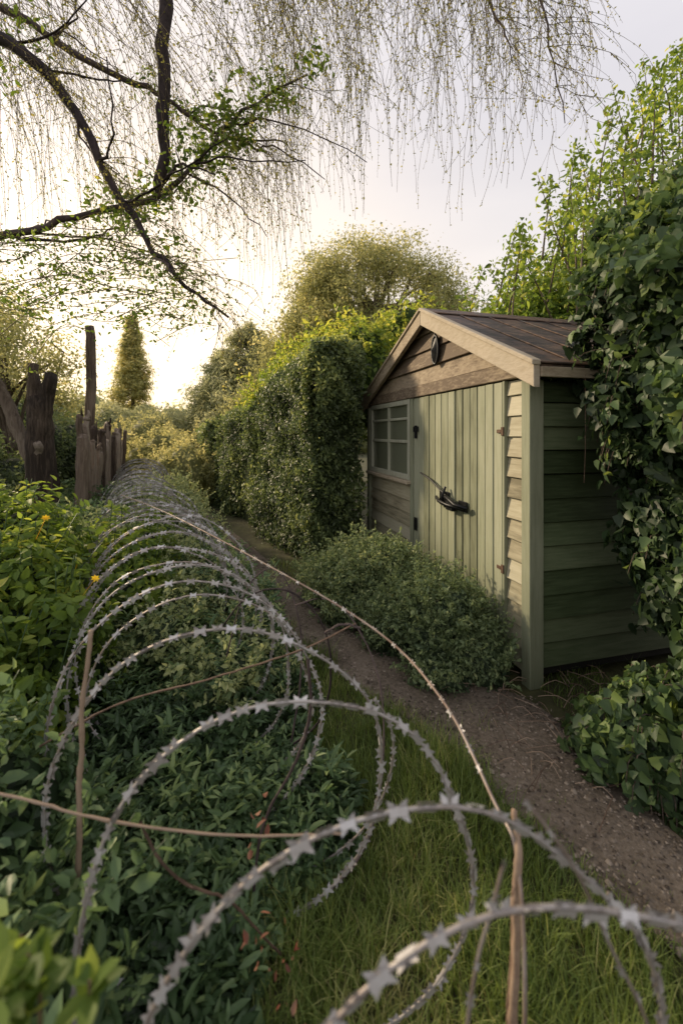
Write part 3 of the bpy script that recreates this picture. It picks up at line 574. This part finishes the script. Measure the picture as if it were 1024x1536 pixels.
for k in range(9):
    bx_,by_=-.35+rng.uniform(-.07,.07),.47+rng.uniform(-.04,.08); tz=rng.uniform(.78,.93)
    tube(ba,smooth_path([(bx_+rng.uniform(-.04,.04),by_,0),(bx_,by_,tz*.6),(bx_,by_,tz)],8),np.linspace(.004,.0025,8),5)
    m=7; an=rng.uniform(0,6.28,m); el=rng.uniform(-.1,1.2,m); D_=np.c_[np.cos(an)*np.cos(el),np.sin(an)*np.cos(el),np.sin(el)]; N=np.c_[-np.cos(an)*np.sin(el),-np.sin(an)*np.sin(el),np.cos(el)]
    leaves(a,np.tile([bx_,by_,tz],(m,1))-np.c_[np.zeros(m),np.zeros(m),rng.uniform(0,.05,m)],D_,N,.050,OVAL,(.5+.2*rng.normal(size=m)).clip(0,1))
a.make('leaves',M['bright'],False,e); ba.make('stems',M['twig'],True,e)
bush('nettle_plant',[((-.75,.8,.2),(.25,.3,.3)),((-1.1,1.2,.25),(.3,.3,.35))],M['cover'],.04,3200,amp=.35,depth=.25,vbase=.5,sprigs=500)
# ------------------------------------------------------------------ pollard tree, fence, pole at left
e=empty('pollard_tree'); a=Acc()
def log(a,ctrl,r0,r1,n=12,s=11,rough=.09): 
    p=smooth_path(ctrl,n); p[:,:2]+=rng.normal(size=(n,2))*.008; tube(a,p,np.linspace(r0,r1,n)*(1+rng.normal(size=n)*rough*.8),s,rough=rough,var=rng.random())
log(a,[(-3.30,4.8,0),(-3.34,4.8,.5),(-3.38,4.8,1.1),(-3.40,4.8,1.6),(-3.42,4.8,1.88)],.19,.10,22,21,.05)
log(a,[(-3.38,4.80,1.2),(-3.46,4.82,1.75),(-3.48,4.82,2.27)],.10,.055,14,13,.09)
log(a,[(-3.38,4.8,1.2),(-3.32,4.78,1.7),(-3.25,4.78,2.15)],.10,.065,14,13,.09)
log(a,[(-3.38,4.8,1.0),(-3.58,4.8,1.42),(-3.76,4.8,1.85),(-4.05,4.8,2.4)],.085,.05,14,11,.06)
log(a,[(-3.35,4.74,1.25),(-3.31,4.64,1.38)],.055,.04,5,9,.1)
a.make('trunk',M['bark'],True,e)
a=Acc()
for k in range(13):
    p=np.array([-4.1+rng.uniform(-.3,.6),4.8+rng.uniform(-.2,.2),2.5+rng.uniform(-.2,.5)]); P=p+rng.normal(size=(180,3))*.16; rleaves(a,P,nrm(P-p),.038,OVAL,(.45+.15*rng.normal(size=180)).clip(0,1),1.)
a.make('leaves',M['gold'],False,e)
fe=empty('wooden_fence'); a=Acc()
for k in range(26):
    f=k/25; x=-3.22-1.68*f+rng.uniform(-.05,.05); y=5.25+4.3*f; h=1.62-.18*f+rng.uniform(-.32,.12); rr=rng.uniform(.04,.085)*(1-.25*f)
    ln=rng.uniform(-.08,.08)
    log(a,[(x,y,0),(x+ln*.5,y,h*.5),(x+ln,y,h*.93),(x+ln+rng.uniform(-.02,.02),y,h)],rr,rr*rng.uniform(.5,.85),13,13,.11)
    if rng.random()<.6: log(a,[(x+ln,y,h*.9),(x+ln+rr*.5,y,h*1.0),(x+ln+rr*.6,y,h*1.06)],rr*.5,rr*.15,5,7,.15)
a.make('logs',M['wood'],True,fe)
part_r=Acc(); tube(part_r,smooth_path([(-3.2,5.25,1.0),(-4.0,7.2,.95),(-4.95,9.6,.9)],20),.03,6); part_r.make('rail',M['wood'],True,fe)
a=Acc(); log(a,[(-4.12,7.0,0),(-4.12,7.0,1.5),(-4.10,7.0,2.6),(-4.12,7.0,3.24)],.085,.07,12,13,.03); a.make('wooden_pole',M['wood'],True)
# ------------------------------------------------------------------ razor wire coil
# clipped-on blade: four short swept teeth on a folded collar
BT=np.array([[-.015,.0,.013],[-.012,0,.001],[-.001,0,.001],[-.004,0,.008],[.015,0,.013],[.004,0,.008],[.001,0,.001],[.012,0,.001],
             [-.015,0,-.013],[-.004,0,-.008],[-.001,0,-.001],[-.012,0,-.001],[.015,0,-.013],[.012,0,-.001],[.001,0,-.001],[.004,0,-.008],
             [-.013,.0048,.005],[.013,.0048,.005],[.013,.0048,-.005],[-.013,.0048,-.005],
             [-.013,-.0048,.005],[.013,-.0048,.005],[.013,-.0048,-.005],[-.013,-.0048,-.005]])
BF=np.arange(24).reshape(6,4)
def barbs(acc,path,spacing,scale=1.,ref=np.array([0,1.,0])):
    seg=np.linalg.norm(np.diff(path,axis=0),axis=1); s=np.r_[0,np.cumsum(seg)]; n=int(s[-1]/spacing); q=np.arange(n)*spacing+rng.normal(size=n)*spacing*.06
    P=np.array([np.interp(q,s,path[:,i]) for i in range(3)]).T; P2=np.array([np.interp(q+.01,s,path[:,i]) for i in range(3)]).T
    T=nrm(P2-P+1e-7); S=nrm(np.cross(T,ref)); B=np.cross(S,T); tw=rng.normal(size=n)*.4+np.where(np.arange(n)%2==0,.25,-.45)
    Wd=S*np.cos(tw)[:,None]+B*np.sin(tw)[:,None]; Nn=np.cross(T,Wd)
    sz=scale*(1+.1*rng.normal(size=n))
    bend=rng.normal(size=n)*.35
    V=P[:,None]+sz[:,None,None]*(BT[None,:,0:1]*T[:,None]+BT[None,:,2:3]*Wd[:,None]+ (BT[None,:,1:2]+np.abs(BT[None,:,2:3])*bend[:,None,None])*Nn[:,None])
    acc.add(V.reshape(-1,3),(BF[None]+(np.arange(n)*24)[:,None,None]).reshape(-1,4),np.repeat(rng.uniform(.3,1,n),24))
ay=np.array([.40,.517,.63,.9,1.19,1.76,3.5,5.3,8.5]); ax=np.array([.42,.265,.115,-.116,-.32,-.64,-1.55,-2.46,-4.0])
tops=[.38,.505,.63,.90,1.19,1.48,1.78,2.05]
while tops[-1]<8.2: tops.append(tops[-1]+rng.uniform(.17,.30))
tops=np.array(tops)
def helix(tops,seed,ph0=0,rad=.48,dx=0.):
    r=np.random.default_rng(seed); N=len(tops); rr=rad+r.normal(size=N)*.028; cz=.47+r.normal(size=N)*.02; jx=r.normal(size=N)*.035; tilt=r.normal(size=N)*.08
    for q in range(4): 
        if seed==1: rr[q]=rad-.02; cz[q]=.45; jx[q]=0; tilt[q]=0.02
    t=np.linspace(0,N-1,(N-1)*56)
    y=np.interp(t,np.arange(N),tops); R=np.interp(t,np.arange(N),rr); Z=np.interp(t,np.arange(N),cz); J=np.interp(t,np.arange(N),jx); ti=np.interp(t,np.arange(N),tilt)
    an=t*2*math.pi+ph0
    x=np.interp(y,ay,ax)+R*np.sin(an)+J+dx; z=Z+R*np.cos(an); y2=y+ti*np.cos(an)
    wob=.006*np.sin(t*23)+.004*np.sin(t*41)
    return np.c_[x+wob,y2,np.maximum(z+wob,.0)]
rw=empty('razor_wire_coil'); a=Acc(); b=Acc()
h=helix(tops,1); h=h[28:]
near=h[:,1]<2.3; kn=int(near.sum())
tube(a,h[:kn+1],.0037,6,ref=np.array([0,1.,0]),var=.7); barbs(b,h[:kn+1],.040,.98)
a.make('near_wire',M['wire2'],True,rw); b.make('near_barbs',M['wire'],False,rw)
a=Acc(); b=Acc(); tube(a,h[kn:],.0036,5,ref=np.array([0,1.,0]),var=.75); barbs(b,h[kn:],.045,.95)
tops2=[1.3,1.62,1.95,2.3]
while tops2[-1]<8.2: tops2.append(tops2[-1]+rng.uniform(.18,.30))
h2=helix(np.array(tops2),2,rad=.47,ph0=1.0); tube(a,h2,.0034,5,ref=np.array([0,1.,0]),var=.65); barbs(b,h2,.05,.88)
a.make('far_wire',M['wire2'],True,rw); b.make('far_barbs',M['wire'],False,rw)
a=Acc(); b=Acc()
ls=smooth_path([(.31,.78,0),(.326,.76,.42),(.35,.85,.637),(.338,.95,.67),(.2775,1.2,.745),(.1125,1.5,.80),(-.33,1.9,.90),(-1.06,2.6,1.0),(-1.8,3.5,.98)],110)
tube(a,ls,.0042,6,var=.3); barbs(b,ls[45:],.05,.6)
ls2=smooth_path([(.27,.62,.95),(.33,.61,.87),(.38,.6,.76),(.44,.6,.62),(.5,.6,.3),(.5,.6,0)],40); tube(a,ls2,.0028,5); barbs(b,ls2,.05,.45)
ls3=smooth_path([(.235,.62,.86),(.22,.62,.80),(.19,.62,.68),(.16,.62,.4),(.15,.62,0)],40); tube(a,ls3,.003,5); barbs(b,ls3,.05,.45)
a.make('loose_strands',M['wire2'],True,rw); b.make('loose_barbs',M['wire'],False,rw)
br=empty('bramble'); a=Acc(); d_=Acc()
def cane(acc,pts,r0,r1,n=40): 
    p=smooth_path(pts,n); k=np.linspace(0,1,n)[:,None]; p=p+.0025*np.sin(k*np.array([19,13,16.])+rng.uniform(0,6,3))+rng.normal(size=p.shape)*.0006; tube(acc,p,np.linspace(r0,r1,n)*(1+.10*rng.normal(size=n)),6,var=rng.random())
cane(a,[(.33,.84,0),(.335,.83,.35),(.345,.84,.6),(.36,.88,.71)],.010,.006)
cane(a,[(.315,.86,0),(.332,.85,.3),(.340,.84,.60)],.007,.004)
cane(a,[(-1.0,.9,.77),(-.72,.9,.727),(-.51,.9,.675),(-.21,.9,.636),(.0,.95,.6)],.003,.0025)
cane(a,[(-.95,1.35,.5),(-.70,1.4,.61),(-.4,1.4,.69),(-.136,1.4,.776),(.05,1.45,.84)],.0035,.0025)
cane(a,[(-.69,1.1,0),(-.675,1.1,.5),(-.67,1.1,.697),(-.648,1.1,.98)],.009,.006)
cane(a,[(-.45,.95,.62),(-.37,.95,.5),(-.25,1.0,.38),(-.15,1.05,.2)],.0035,.0025)
ring=lambda cx,cy,cz,rx,rz_,a0,a1,tl=0: [(cx+rx*math.cos(t),cy+tl*math.sin(t),cz+rz_*math.sin(t)) for t in np.linspace(a0,a1,9)]
cane(d_,ring(-.28,1.75,.52,.24,.33,-1.2,2.6),.0045,.0035); cane(d_,ring(-.10,1.5,.45,.25,.38,-1.3,1.9,.2),.004,.003)
cane(d_,ring(-.35,1.9,.42,.17,.4,-.6,3.0,.2),.0045,.003); cane(d_,[(-.10,1.3,.8),(-.10,1.3,.6),(-.16,1.3,.45),(-.25,1.3,.25),(-.27,1.3,0)],.005,.004)
cane(d_,[(-.06,1.4,.83),(.0,1.4,.86),(.06,1.4,.85)],.004,.004)
a.make('canes',M['cane'],True,br); d_.make('dark_canes',M['darkbark'],True,br)
a=Acc()
for p in ((-.17,.95,.35),(-.12,1.0,.25),(-.22,1.15,.42),(-.1,.85,.3)):
    P=np.array(p)+rng.normal(size=(8,3))*.025; rleaves(a,P,sph(8),.02,OVAL,rng.random(8),1.)
a.make('withered_leaves',M['pink'],False,br)
a=Acc()
for k in range(120):
    x=rng.uniform(.75,1.6); y=rng.uniform(1.7,2.6); an=rng.uniform(0,6.28); L=rng.uniform(.04,.22); d=np.array([math.cos(an)*L,math.sin(an)*L,0])
    p=np.array([x,y,.025+rng.random()*.03]); tube(a,smooth_path([p,p+d*.5+np.array([0,0,rng.uniform(0,.04)]),p+d],5),.0018,4,var=rng.random())
a.make('fallen_twigs',M['cane'],True)
# ------------------------------------------------------------------ willow tree overhead
wt=empty('willow_tree'); a=Acc()
def limb(pts,r0,r1,n=26,s=9): 
    p=smooth_path(pts,n); p+=rng.normal(size=p.shape)*.009; tube(a,p,np.linspace(r0,r1,n)*(1+.06*rng.normal(size=n)),s,rough=.05,var=rng.random()); return p
TR=[(-4.6,2.9,0),(-4.55,2.9,1.5),(-4.5,2.9,3.0),(-4.3,2.95,4.6),(-3.4,3.1,6.0)]
limb(TR,.28,.18)
l1=limb([(-3.4,3.1,6.0),(-2.2,3.05,6.3),(-1.45,3.0,5.9),(-1.25,3.0,5.0),(-1.25,3.0,4.2),(-1.25,3.0,3.6),(-1.29,3.0,3.17)],.06,.036,34)
l2=limb([(-4.4,2.9,4.1),(-3.1,2.7,4.1),(-2.08,2.6,3.88),(-1.67,2.6,3.52),(-1.43,2.6,3.07),(-1.2,2.6,2.70),(-.98,2.6,2.42),(-.7,2.6,2.2)],.048,.007,34)
l3=limb([(-4.5,2.9,2.9),(-3.3,3.0,2.75),(-2.4,3.0,2.87),(-1.84,3.0,3.01),(-1.3,3.0,3.16),(-.99,3.0,3.41),(-.76,3.0,3.69),(-.24,3.0,4.04)],.036,.007,34)
l4=limb([(-4.3,3.0,4.8),(-3.0,3.2,4.9),(-1.91,3.2,4.28),(-1.36,3.2,4.03),(-1.0,3.2,3.78),(-.55,3.2,3.6)],.034,.007,30)
l5=limb([(-3.4,3.1,6.0),(-1.5,3.3,6.6),(.3,3.5,6.6),(1.5,3.6,6.3),(2.6,3.7,5.9)],.10,.03,30)
l6=limb([(-1.5,3.3,6.5),(-.2,3.2,6.3),(.6,3.2,5.6),(1.1,3.1,4.6),(1.25,3.1,4.2)],.03,.003,24)
l7=limb([(-2.4,3.0,2.87),(-1.9,3.0,2.85),(-1.5,3.0,2.95)],.014,.005,14)
l8=limb([(-1.29,3.0,3.17),(-1.1,2.9,3.3),(-.85,2.9,3.25)],.014,.005,14)
l9=limb([(.6,3.3,6.3),(1.3,3.2,5.2),(1.45,3.1,4.6),(1.62,3.1,3.75)],.018,.003,20)
for k in range(20):
    src=(l2,l3,l4)[k%3]; p=src[rng.integers(10,30)]; d=np.array([rng.uniform(.2,.8),rng.normal()*.3,rng.uniform(-.5,.4)]); limb([p,p+d*.5+rng.normal(size=3)*.05,p+d+rng.normal(size=3)*.1],.009,.003,10,5)
a.make('trunk_and_limbs',M['darkbark'],True,wt)
tw=Acc(); bu=Acc(); lf=Acc()
zx=np.array([-3.2,-2.64,-1.1,-.47,-.2,.45,.87,1.28,1.6,2.1,2.6]); zb=np.array([2.5,2.5,2.4,2.6,3.25,3.25,3.0,3.3,3.75,4.25,4.6])
def budline(pts,dens__,size):
    L=np.linalg.norm(np.diff(pts,axis=0),axis=1).sum(); m=max(2,int(L*dens__)); t=rng.random(m); k=np.linspace(0,1,len(pts))
    P=np.array([np.interp(t,k,pts[:,i]) for i in range(3)]).T; rleaves(bu,P,sph(m),size,DIA,rng.random(m),1.,.3)
def strand(p0,hd,reach,drop,r=.0022,n=14,side=5):
    t=np.linspace(0,1,n); ph=rng.uniform(0,6.28,4); am=rng.uniform(.02,.13)
    P=p0+np.outer(1-(1-t)**2,hd)*reach+np.outer(t**1.4,[0,0,-1])*drop
    P[:,0]+=am*np.sin(t*5+ph[0])*t+.014*np.sin(t*19+ph[2]); P[:,1]+=am*np.sin(t*6+ph[1])*t
    tube(tw,P,np.linspace(r*1.3,r*.5,n),3,var=rng.random()); budline(P,26,.015)
    for q in range(side):
        k=rng.integers(2,n-3); L=rng.uniform(.08,.42); d=np.array([rng.normal()*.6,rng.normal()*.5,-1]); d/=np.linalg.norm(d); s0=P[k]
        Q=np.array([s0+d*L*u+np.array([hd[0],hd[1],0])*.2*L*math.sin(u*2) for u in np.linspace(0,1,5)]); Q[:,0]+=rng.normal()*.08*np.linspace(0,1,5)
        tube(tw,Q,np.linspace(r*.7,r*.35,5),3,var=rng.random()); budline(Q,28,.014)
def mass(n,x0,x1,pull):
    for k in range(n):
        x=rng.uniform(x0,x1); y=rng.uniform(2.4,4.4); s_=y/3.3
        end=np.interp(x,zx,zb); end=CH+(end-CH)*s_; top=CH+1.08*y+rng.uniform(0,.5)
        ze=end+(top-end)*min(.92,abs(rng.normal())*.5)
        hd=nrm(np.array([pull*rng.uniform(.3,1)+.3*rng.normal(),.35*rng.normal(),0.])); reach=(.2+abs(rng.normal())*.5)*(1 if pull>.3 else .5)*(1.9 if x<-.5 else .8)
        strand(np.array([x*s_-hd[0]*reach,y,top]),hd,reach,top-ze)
mass(320,-3.8,-.2,1.0); mass(95,-.6,.2,.5); mass(140,.0,1.45,.2); mass(38,1.2,2.0,.5)
for lb,nn_ in ((l2,55),(l3,45),(l4,50),(l6,24),(l9,24)):
    for k in range(nn_):
        p=lb[rng.integers(8,len(lb)-1)]; an=rng.normal()*.7; strand(p.copy(),np.array([math.cos(an),math.sin(an),0]),rng.uniform(.1,.6),rng.uniform(.15,.7),.002,10,3)
def spray(c,n,sg,size): 
    P=np.array(c)+rng.normal(size=(n,3))*np.array(sg); rleaves(lf,P,sph(n),size,OVAL,(.40+.2*rng.normal(size=n)).clip(0,1),1.,.2)
for k in range(105):
    p=l3[rng.integers(16,34)]+rng.normal(size=3)*np.array([.09,.1,.06]); spray(p,20,(.045,.045,.035),.036)
for k in range(24):
    p=l4[rng.integers(16,29)]+rng.normal(size=3)*np.array([.08,.1,.06]); spray(p,12,(.05,.05,.04),.03)
for k in range(90):
    p=np.array([rng.uniform(-2.4,-1.0),2.9+rng.normal()*.2,rng.uniform(2.25,2.85)]); q=p+np.array([rng.uniform(.15,.3),0,rng.normal()*.08]); p0_=p-np.array([.25,0,rng.normal()*.1])
    pts=smooth_path([p0_,p,q],8); tube(tw,pts,.0028,3)
    for u in pts: spray(u,4,(.03,.03,.02),.026)
for k in range(22): spray(l2[rng.integers(20,33)]+rng.normal(size=3)*.05,9,(.05,.05,.04),.03)
for k in range(30): spray((-2.2+rng.normal()*.15,2.7,3.95+rng.normal()*.12),10,(.05,.05,.05),.035)
tw.make('hanging_twigs',M['twig'],True,wt); bu.make('buds',M['bud'],False,wt); lf.make('leaves',M['bright'],False,wt)
a=Acc(); tube(a,loc(smooth_path([(-.15,.22,1.82),(-.12,.25,1.6),(-.13,.24,1.4),(-.10,.26,1.2)],20)),.0025,4); a.make('dry_vine',M['cane'],True)
print('faces',sum(len(o.data.polygons) for o in bpy.data.objects if o.type=='MESH'))
